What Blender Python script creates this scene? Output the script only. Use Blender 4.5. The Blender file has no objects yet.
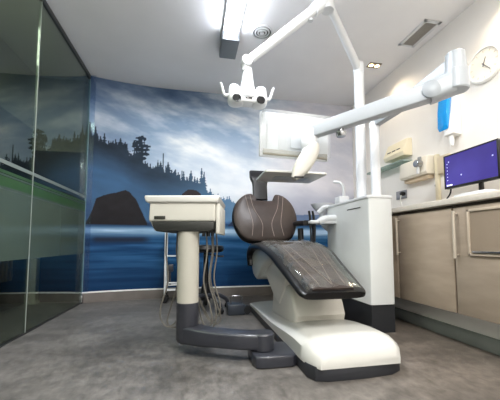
import bpy, bmesh, math, random
import numpy as np
from mathutils import Vector, Matrix
random.seed(7); rng = np.random.RandomState(7)
SC = bpy.context.scene
C = SC.collection
PI = math.pi

# ------------------------------------------------------------------ materials
def lin(c):
    return tuple((v/12.92 if v <= .04045 else ((v+.055)/1.055)**2.4) for v in (x/255 for x in c))
MATS = {}
def mat(name, rgb, rough=.5, metal=0, noise=0, nscale=8, bump=0, bscale=60, emit=None, estr=0, spec=.5, coat=0, stretch=None):
    if name in MATS: return MATS[name]
    m = bpy.data.materials.new(name); m.use_nodes = True
    nt = m.node_tree; b = nt.nodes['Principled BSDF']
    col = (*lin(rgb), 1)
    b.inputs['Base Color'].default_value = col
    b.inputs['Roughness'].default_value = rough
    b.inputs['Metallic'].default_value = metal
    b.inputs['Specular IOR Level'].default_value = spec
    b.inputs['Coat Weight'].default_value = coat
    tc = nt.nodes.new('ShaderNodeTexCoord')
    mp = nt.nodes.new('ShaderNodeMapping')
    nt.links.new(tc.outputs['Object'], mp.inputs['Vector'])
    if stretch: mp.inputs['Scale'].default_value = stretch
    n = nt.nodes.new('ShaderNodeTexNoise'); n.inputs['Scale'].default_value = nscale
    n.inputs['Detail'].default_value = 6
    nt.links.new(mp.outputs['Vector'], n.inputs['Vector'])
    amt = noise if noise else .02
    r = nt.nodes.new('ShaderNodeValToRGB')
    r.color_ramp.elements[0].position = .3; r.color_ramp.elements[1].position = .7
    r.color_ramp.elements[0].color = (*[max(0, v*(1-amt)) for v in col[:3]], 1)
    r.color_ramp.elements[1].color = (*[min(1, v*(1+amt)) for v in col[:3]], 1)
    nt.links.new(n.outputs['Fac'], r.inputs['Fac'])
    nt.links.new(r.outputs['Color'], b.inputs['Base Color'])
    if bump:
        n2 = nt.nodes.new('ShaderNodeTexNoise'); n2.inputs['Scale'].default_value = bscale
        nt.links.new(mp.outputs['Vector'], n2.inputs['Vector'])
        bp = nt.nodes.new('ShaderNodeBump'); bp.inputs['Strength'].default_value = bump
        bp.inputs['Distance'].default_value = .01
        nt.links.new(n2.outputs['Fac'], bp.inputs['Height']); nt.links.new(bp.outputs['Normal'], b.inputs['Normal'])
    if emit:
        b.inputs['Emission Color'].default_value = (*lin(emit), 1); b.inputs['Emission Strength'].default_value = estr
    MATS[name] = m
    return m

def glass_mat(name, tint, rough=0.0, frost=0.0, frost_rgb=(150, 160, 150), gloss=.0, k=1., alpha_bump=0):
    m = bpy.data.materials.new(name); m.use_nodes = True
    nt = m.node_tree; nt.nodes.clear()
    out = nt.nodes.new('ShaderNodeOutputMaterial')
    tr = nt.nodes.new('ShaderNodeBsdfTransparent'); tr.inputs['Color'].default_value = (*lin(tint), 1)
    gl = nt.nodes.new('ShaderNodeBsdfGlossy'); gl.inputs['Roughness'].default_value = rough
    gl.inputs['Color'].default_value = (.8, .86, .83, 1)
    lw = nt.nodes.new('ShaderNodeLayerWeight'); lw.inputs['Blend'].default_value = .5
    fr = nt.nodes.new('ShaderNodeMath'); fr.operation = 'POWER'; fr.inputs[1].default_value = 5
    nt.links.new(lw.outputs['Facing'], fr.inputs[0])
    ad = nt.nodes.new('ShaderNodeMath'); ad.operation = 'MULTIPLY_ADD'; ad.use_clamp = True
    nt.links.new(fr.outputs[0], ad.inputs[0]); ad.inputs[1].default_value = k; ad.inputs[2].default_value = gloss+.03
    base = tr.outputs[0]
    if frost:
        di = nt.nodes.new('ShaderNodeBsdfDiffuse'); di.inputs['Color'].default_value = (*lin(frost_rgb), 1)
        mx0 = nt.nodes.new('ShaderNodeMixShader'); mx0.inputs[0].default_value = frost
        nt.links.new(tr.outputs[0], mx0.inputs[1]); nt.links.new(di.outputs[0], mx0.inputs[2]); base = mx0.outputs[0]
    mx = nt.nodes.new('ShaderNodeMixShader')
    nt.links.new(ad.outputs[0], mx.inputs[0]); nt.links.new(base, mx.inputs[1]); nt.links.new(gl.outputs[0], mx.inputs[2])
    if alpha_bump:
        n = nt.nodes.new('ShaderNodeTexNoise'); n.inputs['Scale'].default_value = 4.5; n.inputs['Detail'].default_value = .3; n.inputs['Distortion'].default_value = 1.2
        tc = nt.nodes.new('ShaderNodeTexCoord'); nt.links.new(tc.outputs['Object'], n.inputs['Vector'])
        bp = nt.nodes.new('ShaderNodeBump'); bp.inputs['Strength'].default_value = alpha_bump; bp.inputs['Distance'].default_value = .03
        nt.links.new(n.outputs['Fac'], bp.inputs['Height']); nt.links.new(bp.outputs['Normal'], gl.inputs['Normal'])
    nt.links.new(mx.outputs[0], out.inputs['Surface'])
    return m

M_white = mat('white_plastic', (214, 217, 220), .32, coat=.2)
M_cab = mat('unit_white', (212, 216, 216), .35, coat=.2)
M_arm = mat('arm_white', (158, 164, 170), .35)
M_cream = mat('cream_plastic', (200, 199, 191), .4)
M_creamcol = mat('cream_column', (182, 180, 170), .45)
M_ivory = mat('ivory_plastic', (228, 218, 190), .45)
M_base = mat('base_white', (206, 206, 202), .28, coat=.3)
M_shell = mat('shell_cream', (222, 220, 213), .35, coat=.3)
M_dark = mat('charcoal_plastic', (50, 52, 60), .32, coat=.2)
M_darkgrey = mat('grey_dark_plinth', (44, 46, 52), .5)
M_black = mat('black_plastic', (16, 16, 18), .4)
M_rim = mat('black_upholstery', (15, 15, 17), .3, spec=.35, bump=.05, bscale=120)
M_leather = mat('brown_grey_leather', (64, 55, 52), .42, spec=.35, noise=.12, nscale=14, bump=.08, bscale=90)
M_seam = mat('seam_pale', (140, 126, 118), .5)
M_chrome = mat('brushed_metal', (170, 172, 175), .25, 1)
M_steel = mat('tray_steel', (196, 196, 192), .3, .35)
M_hose = mat('hose_grey', (112, 109, 102), .5)
M_glovebox = M_ivory
M_door = mat('taupe_laminate', (156, 142, 126), .38, noise=.1, nscale=5, stretch=(1, 1, 4))
M_doorcase = mat('taupe_dark', (66, 58, 50), .6)
M_counter = mat('counter_stone', (196, 190, 180), .3, noise=.04, nscale=60)
M_blue = mat('blue_translucent', (28, 150, 226), .15, coat=.5)
M_rubber = mat('rubber', (22, 23, 26), .6)
M_ceil = mat('ceiling_paint', (236, 236, 238), .9, noise=.03, nscale=2)
M_wall = mat('wall_paint', (236, 232, 226), .85, noise=.02, nscale=3)
M_socket = mat('socket_steel', (150, 152, 155), .35, .5)
M_lens = mat('lens_black', (10, 10, 12), .08, coat=1)
M_fixture = mat('fixture_grey', (112, 116, 120), .45, .3)
M_tube = mat('tube_lit', (255, 255, 255), .3, emit=(240, 245, 255), estr=38)
M_bulb = mat('bulb_warm', (255, 230, 190), .3, emit=(255, 214, 150), estr=14)
M_vent = mat('vent_grey', (168, 164, 158), .6)
M_trim = mat('trim_white', (240, 240, 238), .5)
M_bskirt = mat('skirting_tile', (112, 106, 102), .4, noise=.15, nscale=5)
M_bskirtR = mat('skirting_tile_right', (128, 134, 132), .4, noise=.12, nscale=6)
M_glass = glass_mat('partition_glass', (188, 196, 186), 0, gloss=.07, k=1.3)
M_frost = glass_mat('frosted_film', (120, 138, 126), .08, frost=.55, frost_rgb=(96, 112, 100), gloss=0)
M_stripew = mat('stripe_white', (112, 122, 116), .4)
M_stripeg = mat('stripe_green', (44, 76, 40), .4)
M_film = glass_mat('clear_film', (242, 240, 238), .16, frost=.035, frost_rgb=(225, 218, 210), gloss=.12, k=.7, alpha_bump=1.1)
M_bag = glass_mat('clear_bag', (250, 251, 252), .25, frost=.12, frost_rgb=(230, 233, 235), gloss=0)
M_tinted = glass_mat('smoked_glass', (60, 80, 85), .03)

# ------------------------------------------------------------------ mesh helpers (world coordinates in)
def newbm(): return bmesh.new()
def box(bm, x0, x1, y0, y1, z0, z1, bev=0, seg=2, M=None):
    vs = [bm.verts.new((x, y, z)) for x in (x0, x1) for y in (y0, y1) for z in (z0, z1)]
    if M is not None:
        for v in vs: v.co = M @ v.co
    idx = [(0, 1, 3, 2), (4, 6, 7, 5), (0, 4, 5, 1), (2, 3, 7, 6), (0, 2, 6, 4), (1, 5, 7, 3)]
    fs = [bm.faces.new([vs[i] for i in f]) for f in idx]
    if bev:
        es = list({e for f in fs for e in f.edges})
        bmesh.ops.bevel(bm, geom=es, offset=bev, segments=seg, profile=.5, affect='EDGES')
def prism(bm, pts, lo, hi, axis='X', bev=0, seg=2):
    """closed 2D outline pushed along an axis. X: pts (y,z); Y: (x,z); Z: (x,y)"""
    def P(a, b, c):
        return {'X': (c, a, b), 'Y': (a, c, b), 'Z': (a, b, c)}[axis]
    A = [bm.verts.new(P(a, b, lo)) for a, b in pts]; B = [bm.verts.new(P(a, b, hi)) for a, b in pts]
    n = len(pts)
    f1 = bm.faces.new(A); f2 = bm.faces.new(B[::-1]); fs = [f1, f2]
    for i in range(n):
        fs.append(bm.faces.new([A[i], B[i], B[(i+1) % n], A[(i+1) % n]]))
    bmesh.ops.recalc_face_normals(bm, faces=fs)
    if bev:
        es = list(set(f1.edges) | set(f2.edges))
        bmesh.ops.bevel(bm, geom=es, offset=bev, segments=seg, profile=.5, affect='EDGES')
def catmull(pts, k=6):
    P = [Vector(p) for p in pts]
    if len(P) < 3: return P
    P = [2*P[0]-P[1]] + P + [2*P[-1]-P[-2]]
    out = []
    for i in range(1, len(P)-2):
        for j in range(k):
            t = j/k
            out.append(.5*((2*P[i]) + (-P[i-1]+P[i+1])*t + (2*P[i-1]-5*P[i]+4*P[i+1]-P[i+2])*t*t + (-P[i-1]+3*P[i]-3*P[i+1]+P[i+2])*t**3))
    out.append(P[-2]); return out
def tube(bm, pts, r, n=10, smooth=0, r2=None, cap=True, sx=1, sy=1):
    if smooth: pts = catmull(pts, smooth)
    pts = [Vector(p) for p in pts]
    rings = []; m = len(pts)
    up = None
    for i, p in enumerate(pts):
        t = (pts[min(i+1, m-1)] - pts[max(i-1, 0)]).normalized()
        if up is None:
            up = Vector((0, 0, 1)) if abs(t.z) < .9 else Vector((0, 1, 0))
        a = t.cross(up).normalized(); b = a.cross(t).normalized(); up = b
        rr = r if r2 is None else r + (r2-r)*i/(m-1)
        rings.append([bm.verts.new(p + a*math.cos(2*PI*j/n)*rr*sx + b*math.sin(2*PI*j/n)*rr*sy) for j in range(n)])
    for i in range(m-1):
        for j in range(n):
            bm.faces.new([rings[i][j], rings[i][(j+1) % n], rings[i+1][(j+1) % n], rings[i+1][j]])
    if cap:
        bm.faces.new(rings[0][::-1]); bm.faces.new(rings[-1])
def lathe(bm, prof, c, n=28, M=None):
    """prof: list of (r,h) spun about local Z at c (M: rotation)"""
    M = M or Matrix(); c = Vector(c); rings = []
    for r, h in prof:
        if r < 1e-5: rings.append([bm.verts.new(c + M @ Vector((0, 0, h)))])
        else: rings.append([bm.verts.new(c + M @ Vector((r*math.cos(2*PI*j/n), r*math.sin(2*PI*j/n), h))) for j in range(n)])
    fs = []
    for a, b in zip(rings, rings[1:]):
        for j in range(n):
            k = (j+1) % n
            if len(a) == 1 and len(b) == 1: continue
            if len(a) == 1: fs.append(bm.faces.new([a[0], b[k], b[j]]))
            elif len(b) == 1: fs.append(bm.faces.new([a[j], a[k], b[0]]))
            else: fs.append(bm.faces.new([a[j], a[k], b[k], b[j]]))
    if len(rings[0]) > 1: fs.append(bm.faces.new(rings[0][::-1]))
    if len(rings[-1]) > 1: fs.append(bm.faces.new(rings[-1]))
    bmesh.ops.recalc_face_normals(bm, faces=fs)
def loft(bm, secs, cap=True, closed=True):
    R = [[bm.verts.new(p) for p in s] for s in secs]; n = len(R[0]); fs = []
    for a, b in zip(R, R[1:]):
        for j in range(n if closed else n-1):
            fs.append(bm.faces.new([a[j], a[(j+1) % n], b[(j+1) % n], b[j]]))
    if cap and closed: fs += [bm.faces.new(R[0][::-1]), bm.faces.new(R[-1])]
    bmesh.ops.recalc_face_normals(bm, faces=fs)
def beam(bm, p0, p1, w0, h0, w1=None, h1=None, bev=.01):
    """rounded rectangular bar from p0 to p1"""
    w1 = w1 or w0; h1 = h1 or h0
    p0 = Vector(p0); p1 = Vector(p1); t = (p1-p0).normalized()
    a = t.cross(Vector((0, 0, 1))).normalized(); b = a.cross(t).normalized()
    def sec(p, w, h):
        return [p + a*x + b*y for x, y in rrect(w, h, bev)]
    loft(bm, [sec(p0, w0, h0), sec(p1, w1, h1)])
def rrect(w, h, r, k=4):
    out = []
    for cx, cy, a0 in ((w/2-r, h/2-r, 0), (-w/2+r, h/2-r, 90), (-w/2+r, -h/2+r, 180), (w/2-r, -h/2+r, 270)):
        for j in range(k+1):
            a = math.radians(a0 + 90*j/k); out.append((cx+r*math.cos(a), cy+r*math.sin(a)))
    return out

def obj(name, bm, m, parent=None, loc=None, sharp=35):
    me = bpy.data.meshes.new(name)
    org = Vector(loc) if loc is not None else Vector((0, 0, 0))
    if parent is not None:
        org = parent.get('_org'); org = Vector(org)
    for v in bm.verts: v.co -= org
    bm.to_mesh(me); bm.free()
    for p in me.polygons: p.use_smooth = True
    me.set_sharp_from_angle(angle=math.radians(sharp))
    o = bpy.data.objects.new(name, me); C.objects.link(o)
    me.materials.append(m)
    if parent is not None: o.parent = parent
    else: o.location = org
    ORG[o.name] = tuple(org); o['_org'] = tuple(org)
    return o
ORG = {}
def tag(o, label, cat, group=None, kind=None):
    o['label'] = label; o['category'] = cat
    if group: o['group'] = group
    if kind: o['kind'] = kind
    return o
def thing(name, label, cat, loc, group=None):
    o = bpy.data.objects.new(name, None); C.objects.link(o); o.location = loc
    o.empty_display_size = .05; o['_org'] = tuple(loc)
    return tag(o, label, cat, group)
def struct(name, bm, m, parent=None, **k):
    o = obj(name, bm, m, parent, **k)
    if parent is None: o['kind'] = 'structure'
    return o

# ================================================================== ROOM
XL, XR, H, YF = -1.18, 2.21, 2.60, -1.3
XC = -1.80          # far side of the corridor behind the glass
def backY(x):       # the picture wall bends towards the glass at its left end
    t = max(0, min(1, (-.15 - x)/1.03)); return 3.74 - .13*t**2.2
# floor
def floor_mat():
    m = bpy.data.materials.new('vinyl_floor'); m.use_nodes = True; nt = m.node_tree; b = nt.nodes['Principled BSDF']
    tc = nt.nodes.new('ShaderNodeTexCoord')
    def noise(scale, st, det=8, dist=0.):
        mp = nt.nodes.new('ShaderNodeMapping'); mp.inputs['Scale'].default_value = st
        nt.links.new(tc.outputs['Object'], mp.inputs['Vector'])
        n = nt.nodes.new('ShaderNodeTexNoise'); n.inputs['Scale'].default_value = scale; n.inputs['Detail'].default_value = det
        n.inputs['Distortion'].default_value = dist; n.inputs['Roughness'].default_value = .65
        nt.links.new(mp.outputs['Vector'], n.inputs['Vector']); return n
    n1 = noise(2.2, (1, 1.6, 1), 8, .4); n2 = noise(16, (1.3, .8, 1), 9, .3); n3 = noise(.8, (1, 1, 1), 3)
    r1 = nt.nodes.new('ShaderNodeValToRGB')
    e = r1.color_ramp.elements
    e[0].position = .3; e[0].color = (*lin((84, 82, 80)), 1); e[1].position = .7; e[1].color = (*lin((124, 121, 118)), 1)
    nt.links.new(n1.outputs['Fac'], r1.inputs['Fac'])
    r2 = nt.nodes.new('ShaderNodeValToRGB'); e = r2.color_ramp.elements
    e[0].position = .3; e[0].color = (.5, .5, .5, 1); e[1].position = .7; e[1].color = (1.25, 1.25, 1.25, 1)
    nt.links.new(n2.outputs['Fac'], r2.inputs['Fac'])
    mu = nt.nodes.new('ShaderNodeMix'); mu.data_type = 'RGBA'; mu.blend_type = 'MULTIPLY'; mu.inputs[0].default_value = 1
    nt.links.new(r1.outputs['Color'], mu.inputs[6]); nt.links.new(r2.outputs['Color'], mu.inputs[7])
    # floor colour turns browner towards the cabinets
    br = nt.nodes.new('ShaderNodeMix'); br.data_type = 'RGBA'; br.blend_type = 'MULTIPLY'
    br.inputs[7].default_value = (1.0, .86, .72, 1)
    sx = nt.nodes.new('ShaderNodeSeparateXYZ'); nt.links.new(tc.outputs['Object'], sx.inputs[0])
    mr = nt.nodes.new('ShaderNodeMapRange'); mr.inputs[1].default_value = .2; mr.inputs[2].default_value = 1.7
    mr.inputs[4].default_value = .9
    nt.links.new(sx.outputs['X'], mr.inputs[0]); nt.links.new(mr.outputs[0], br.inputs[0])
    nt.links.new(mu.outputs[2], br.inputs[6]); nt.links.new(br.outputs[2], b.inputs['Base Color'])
    rr = nt.nodes.new('ShaderNodeMapRange'); rr.inputs[3].default_value = .28; rr.inputs[4].default_value = .5
    nt.links.new(n2.outputs['Fac'], rr.inputs[0]); nt.links.new(rr.outputs[0], b.inputs['Roughness'])
    bp = nt.nodes.new('ShaderNodeBump'); bp.inputs['Strength'].default_value = .08; bp.inputs['Distance'].default_value = .01
    nt.links.new(n2.outputs['Fac'], bp.inputs['Height']); nt.links.new(bp.outputs['Normal'], b.inputs['Normal'])
    return m
bm = newbm(); box(bm, XC-.1, XR+.1, YF-.1, 3.95, -.06, 0); struct('floor', bm, floor_mat())
bm = newbm(); box(bm, XC-.1, XR+.1, YF-.1, 3.95, H, H+.06); struct('ceiling', bm, M_ceil)
bm = newbm(); box(bm, XR, XR+.08, YF-.1, 3.95, 0, H); struct('wall_right', bm, M_wall)
bm = newbm(); box(bm, XC-.1, XR, YF-.1, YF, 0, H); struct('wall_front', bm, M_wall)
M_corr = mat('corridor_paint', (160, 158, 146), .9)
bm = newbm(); box(bm, XC-.08, XC, YF, 3.95, 0, H); struct('wall_left', bm, M_corr)
bm = newbm(); box(bm, XC, XL-.03, 3.75, 3.95, 0, H); struct('wall_corridor', bm, M_corr)
bm = newbm(); box(bm, XC+.021, XL-.035, 3.735, 3.7495, 0, 1.72); struct('dark_backing', bm, mat('dark_panel', (46, 42, 38), .5))  # dark panel added to darken the bright lower end wall behind the glass
# dark doorway in the corridor wall
dd = newbm(); box(dd, XC, XC+.02, .9, 3.745, 0, 1.94); d1 = struct('door_1', dd, mat('dark_panel', (46, 42, 38), .5))
for y in (.85, ):
    bm = newbm(); box(bm, XC, XC+.05, y-.05, y+.049, 0, 1.98); struct('door_frame', bm, M_corr, d1)
bm = newbm(); lathe(bm, [(.0, 0), (.02, .0), (.02, .04), (0, .045)], (XC+.02, 1.0, 1.0), 12, Matrix.Rotation(PI/2, 4, 'Y')); obj('door_handle', bm, M_chrome, d1)

# ---- printed picture wall: colours computed per mesh vertex
def vnoise(x, y, seed):
    r = np.random.RandomState(seed); G = r.rand(64, 64)
    xi = np.floor(x).astype(int); yi = np.floor(y).astype(int); fx = x-xi; fy = y-yi
    fx = fx*fx*(3-2*fx); fy = fy*fy*(3-2*fy)
    g = lambda a, b: G[a % 64, b % 64]
    return (g(xi, yi)*(1-fx)+g(xi+1, yi)*fx)*(1-fy)+(g(xi, yi+1)*(1-fx)+g(xi+1, yi+1)*fx)*fy
def fbm(x, y, seed, o=5):
    s = 0; a = .5; t = 0
    for i in range(o):
        s = s + a*vnoise(x*2**i+13.7*i, y*2**i+5.1*i, seed+i); t += a; a *= .55
    return s/t
NX, NZ = 520, 390
xs = np.linspace(XL, XR, NX); zs = np.linspace(0, H, NZ)
X, Z = np.meshgrid(xs, zs)
def mix(a, b, t):
    t = np.clip(t, 0, 1)[..., None]; return a*(1-t)+b*t
def rgb(*c): return np.ones(X.shape+(3,))*np.array(c, float)
def sm(a, b, v): t = np.clip((v-a)/(b-a), 0, 1); return t*t*(3-2*t)
# sky
n1 = fbm(X*1.7+3+Z*.5, Z*4.2+X*.8, 11); n2 = fbm(X*4+1, Z*10+X*1.6, 31); n3 = fbm(X*1.1+7, Z*2+2, 51, 3)
cl = np.clip((n1*.65+n2*.35-.36)*3.4, 0, 1)
sky = mix(rgb(142, 168, 200), rgb(240, 244, 249), cl)
hor = sm(2.3, 1.35, Z)*sm(-1.3, .3, X)
sky = mix(sky, rgb(238, 242, 248), hor*.8)
top = sm(2.05, 2.6, Z+(.25*(n3-.5)))
sky = mix(sky, rgb(62, 82, 112), top*(.55+.45*(1-cl))*sm(1.6, -.2, X)*.95)
sky = mix(sky, rgb(104, 122, 152), sm(-.3, -1.1, X)*.5*(1-.5*cl))
lil = mix(rgb(200, 200, 212), rgb(222, 220, 228), cl)
sky = mix(sky, lil, sm(.75, 1.5, X)*.9)
sky = mix(sky, rgb(120, 130, 158), sm(1.5, 1.1, Z)*sm(.6, 1.0, X)*.45)
img = sky
# forest ridge of single conifers fading into mist
RX = [-1.3, -1.12, -1.0, -.9, -.8, -.7, -.6, -.5, -.34, -.2, -.05, .1, .25, .4, .54, .8, 1.2, 2.3]
RZ = [1.86, 1.82, 1.80, 1.78, 1.74, 1.66, 1.63, 1.57, 1.50, 1.44, 1.40, 1.34, 1.27, 1.21, 1.17, 1.11, 1.06, 1.0]
ridge = np.interp(X, RX, RZ)
forest = (Z < ridge).astype(float)
def conifer(x0, zb, zt, w, seed, dens=1.):
    global forest
    sl = np.where((np.abs(X-x0) < w*1.4) & (Z > zb-.05) & (Z < zt+.01))
    if not len(sl[0]): return
    x = X[sl]; z = Z[sl]; t = (zt-z)/(zt-zb)
    r = np.random.RandomState(seed); k = 9*(zt-zb)/.3
    tier = .55+.45*np.abs(((t*k+r.rand()) % 1))
    jag = .55+.9*vnoise(z*70+seed, (x-x0)*18+30, seed)
    wid = w*np.power(np.clip(t, 0, 1), .75)*tier*jag
    wid = np.maximum(wid, .006)
    forest[sl] = np.maximum(forest[sl], (np.abs(x-x0) < wid)*1.)
r = random.Random(4)
for i in range(150):
    x0 = -1.2 + 3.0*(i/150)+r.uniform(-.01, .01); zb = float(np.interp(x0, RX, RZ))-.04
    hh = (.06+.12*r.random()**2)*(1 if x0 < .1 else .55 if x0 < .5 else .3)
    conifer(x0, zb, zb+hh, .022+.036*r.random(), i+100)
for x0, zt, w, zb in ((-1.17, 2.04, .06, 1.8), (-1.11, 2.0, .05, 1.8), (-1.02, 1.93, .05, 1.75), (-.85, 1.9, .08, 1.7), (-.80, 1.86, .07, 1.7), (-.93, 1.86, .06, 1.7), (-.39, 1.66, .07, 1.45), (-.30, 1.65, .07, 1.42),
                      (-.36, 1.76, .012, 1.45), (-.22, 1.56, .07, 1.4), (-.02, 1.56, .05, 1.36), (.11, 1.60, .05, 1.3), (.14, 1.55, .05, 1.3)):
    conifer(x0, zb, zt, w, int(zt*1000))
# the tall tree with a ragged round crown
for dx, dz, a, b_ in ((0, 1.93, .05, .035), (-.03, 1.87, .07, .03), (.03, 1.84, .075, .028), (-.02, 1.79, .08, .03), (.02, 1.74, .07, .025), (.0, 1.69, .055, .025), (.07, 1.80, .04, .02), (-.07, 1.83, .035, .02)):
    q = ((X+.62-dx)/a)**2+((Z-dz)/b_)**2+(vnoise(X*60, Z*60, 77)-.5)*1.5
    forest = np.maximum(forest, (q < 1)*1.)
forest = np.maximum(forest, ((np.abs(X+.62) < .010) & (Z < 1.95) & (Z > 1.5))*1.)
darkt = mix(rgb(16, 24, 34), rgb(46, 64, 84), n2)
far = sm(-.9, .6, X)
darkt = mix(darkt, rgb(84, 124, 162), far*.7)
depth = np.clip((ridge-Z+.02)/.34, 0, 1)
fcol = mix(darkt, rgb(62, 100, 140), depth**1.3*(.55+.6*n1))
fcol = mix(fcol, rgb(92, 136, 176), sm(1.45, 1.2, Z)*sm(-.5, .3, X)*.6)
img = mix(img, fcol, forest*np.clip(1-sm(.95, 1.5, X), 0, 1)*(1-.25*sm(.2, .8, X)))
# distant low shore on the right
img = mix(img, rgb(88, 112, 150), ((Z < 1.02+.03*n1) & (X > .5))*.8)
# water
wz = .90
w1 = fbm(X*1.3, Z*22, 91); w2 = fbm(X*2.2+9, Z*40, 97)
wat = mix(rgb(10, 52, 92), rgb(56, 108, 152), w1*1.8-.5)
br = np.exp(-((Z-.80)/.055)**2)
wat = mix(wat, rgb(172, 200, 226), br*(.6+.8*w2)*(.8+.3*sm(-.3, .6, X)))
wat = mix(wat, rgb(92, 140, 190), np.exp(-((Z-.62)/.03)**2)*.5*w1)
wat = mix(wat, rgb(12, 46, 84), sm(.6, .15, Z)*.75)
wat = mix(wat, rgb(26, 34, 54), (np.exp(-((Z-.70)/.035)**2)*sm(-1.15, -1.05, X)*sm(-.45, -.6, X))*.95)
img = mix(img, wat, (Z < wz)*1.)
img = mix(img, rgb(24, 42, 72), np.exp(-((Z-.885)/.028)**2)*.9*sm(.35, -.3, X))
img = mix(img, rgb(40, 72, 118), np.exp(-((Z-.90)/.03)**2)*.7*sm(.2, .5, X))
# rocks
def rock(pts, col, jag=.02, seed=5):
    global img
    px = [p[0] for p in pts]; pz = [p[1] for p in pts]
    hz = np.interp(X, px, pz, left=0, right=0)+jag*(fbm(X*14, X*0+2, seed)-.5)
    m = (Z < hz) & (Z > .87) & (X > px[0]) & (X < px[-1])
    c = mix(rgb(*col), rgb(*[v*1.5 for v in col]), fbm(X*9, Z*14, seed+3))
    img = mix(img, c, m*1.)
rock([(-1.175, .88), (-1.12, 1.02), (-1.08, 1.17), (-1.0, 1.22), (-.9, 1.245), (-.78, 1.29), (-.74, 1.27), (-.66, 1.18), (-.60, 1.05), (-.53, .9)], (24, 22, 26))
rock([(-.34, .88), (-.28, 1.0), (-.20, 1.15), (-.12, 1.28), (-.06, 1.325), (.04, 1.325), (.10, 1.28), (.20, 1.1), (.30, .88)], (34, 28, 30), seed=9)
rock([(.45, .88), (.5, .93), (.62, .95), (.75, .9)], (36, 46, 70), seed=12)
img = np.clip(img, 0, 255)/255.
lin_img = np.where(img <= .04045, img/12.92, ((img+.055)/1.055)**2.4)
me = bpy.data.meshes.new('wall_back')
ys = np.array([backY(x) for x in xs])
co = np.empty((NZ, NX, 3)); co[..., 0] = X; co[..., 1] = ys[None, :]; co[..., 2] = Z
co = co.reshape(-1, 3)
ii = np.arange(NX*NZ).reshape(NZ, NX)
quads = np.stack([ii[:-1, :-1], ii[:-1, 1:], ii[1:, 1:], ii[1:, :-1]], -1).reshape(-1, 4)
me.vertices.add(len(co)); me.vertices.foreach_set('co', co.ravel())
me.loops.add(quads.size); me.loops.foreach_set('vertex_index', quads.ravel().astype(np.int32))
me.polygons.add(len(quads)); me.polygons.foreach_set('loop_start', np.arange(0, quads.size, 4, dtype=np.int32))
me.update(calc_edges=True)
ca = me.color_attributes.new('print', 'FLOAT_COLOR', 'POINT')
ca.data.foreach_set('color', np.concatenate([lin_img.reshape(-1, 3), np.ones((NX*NZ, 1))], 1).astype(np.float32).ravel())
me.polygons.foreach_set('use_smooth', np.ones(len(quads), dtype=bool))
mm = bpy.data.materials.new('printed_mural'); mm.use_nodes = True; nt = mm.node_tree; b = nt.nodes['Principled BSDF']
at = nt.nodes.new('ShaderNodeAttribute'); at.attribute_name = 'print'
nt.links.new(at.outputs['Color'], b.inputs['Base Color']); b.inputs['Roughness'].default_value = .5; b.inputs['Specular IOR Level'].default_value = .15
me.materials.append(mm)
wb = bpy.data.objects.new('wall_back', me); C.objects.link(wb); wb['kind'] = 'structure'

# skirting of the picture wall with its white capping
def wallstrip(bm, z0, z1, d0, x0=XL+.002, x1=XR-.001, n=40):
    secs = []
    for i in range(n+1):
        x = x0+(x1-x0)*i/n; y = backY(x)-.0015
        secs.append([(x, y, z0), (x, y-d0, z0), (x, y-d0, z1), (x, y, z1)])
    loft(bm, secs)
bm = newbm(); wallstrip(bm, 0, .105, .012); struct('baseboard_back', bm, M_bskirt)
bm = newbm(); wallstrip(bm, .1055, .12, .016); struct('trim_1', bm, M_trim)
# right side: white plinth wall under the hung cabinets, grey tile skirting
bm = newbm(); box(bm, 1.785, XR, -1.25, 3.2, .09, .2155, .004); struct('trim_2', bm, M_trim)
bm = newbm(); box(bm, 1.775, XR, -1.25, 3.2, 0, .09, .003); struct('baseboard_right', bm, M_bskirtR)

# ---- glass partition
gp = newbm(); box(gp, XL-.012, XL, 2.475, 3.598, .012, 2.55); g1 = struct('window_1', gp, M_glass)
bm = newbm(); box(bm, XL-.012, XL, -1.2, 2.467, .012, 2.55); g2 = struct('window_2', bm, M_glass)
for g, a, b_ in ((g1, 2.477, 3.594), (g2, -1.15, 2.465)):
    bm = newbm(); box(bm, XL+.0008, XL+.0014, a, b_, .545, 1.0); obj('frosted_film', bm, M_frost, g)
    bm = newbm(); box(bm, XL+.0008, XL+.0014, a, b_, 1.165, 1.19); obj('pale_stripe', bm, M_stripew, g)
    bm = newbm(); box(bm, XL+.0008, XL+.0014, a, b_, 1.02, 1.085); box(bm, XL+.0008, XL+.0014, a, b_, 1.105, 1.125); obj('green_stripe', bm, M_stripeg, g)
    bm = newbm(); box(bm, XL+.0008, XL+.0014, a, b_, 1.0, 1.02); box(bm, XL+.0008, XL+.0014, a, b_, 1.088, 1.101); obj('grey_stripe', bm, mat('stripe_grey', (66, 78, 72), .4), g)
bm = newbm(); box(bm, XL-.02, XL+.008, -1.3, 3.598, 2.55, 2.6, .003); struct('trim_3', bm, mat('header_dark', (56, 60, 60), .4, .6))
bm = newbm(); box(bm, XL-.016, XL+.004, -1.3, 3.598, 0, .012); struct('trim_4', bm, mat('track_dark', (70, 72, 72), .4, .6))
bm = newbm(); box(bm, XL-.013, XL+.003, 2.4675, 2.4745, .012, 2.55); struct('trim_5', bm, mat('joint_pale', (150, 158, 152), .3))
bm = newbm(); box(bm, XL-.014, XL+.006, 3.598, 3.61, 0, 2.55); struct('trim_6', bm, mat('edge_green', (120, 150, 160), .2))
bm = newbm(); box(bm, XL+.008, -1.115, 3.592, 3.600, 0.12, 2.6); struct('window_3', bm, glass_mat('edge_glass', (236, 242, 250), .1, gloss=.03))
g_clamp = newbm(); box(g_clamp, XL-.02, XL+.018, 3.565, 3.6, 0, .09, .003); struct('glass_clamp', g_clamp, M_chrome, g1)

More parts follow.
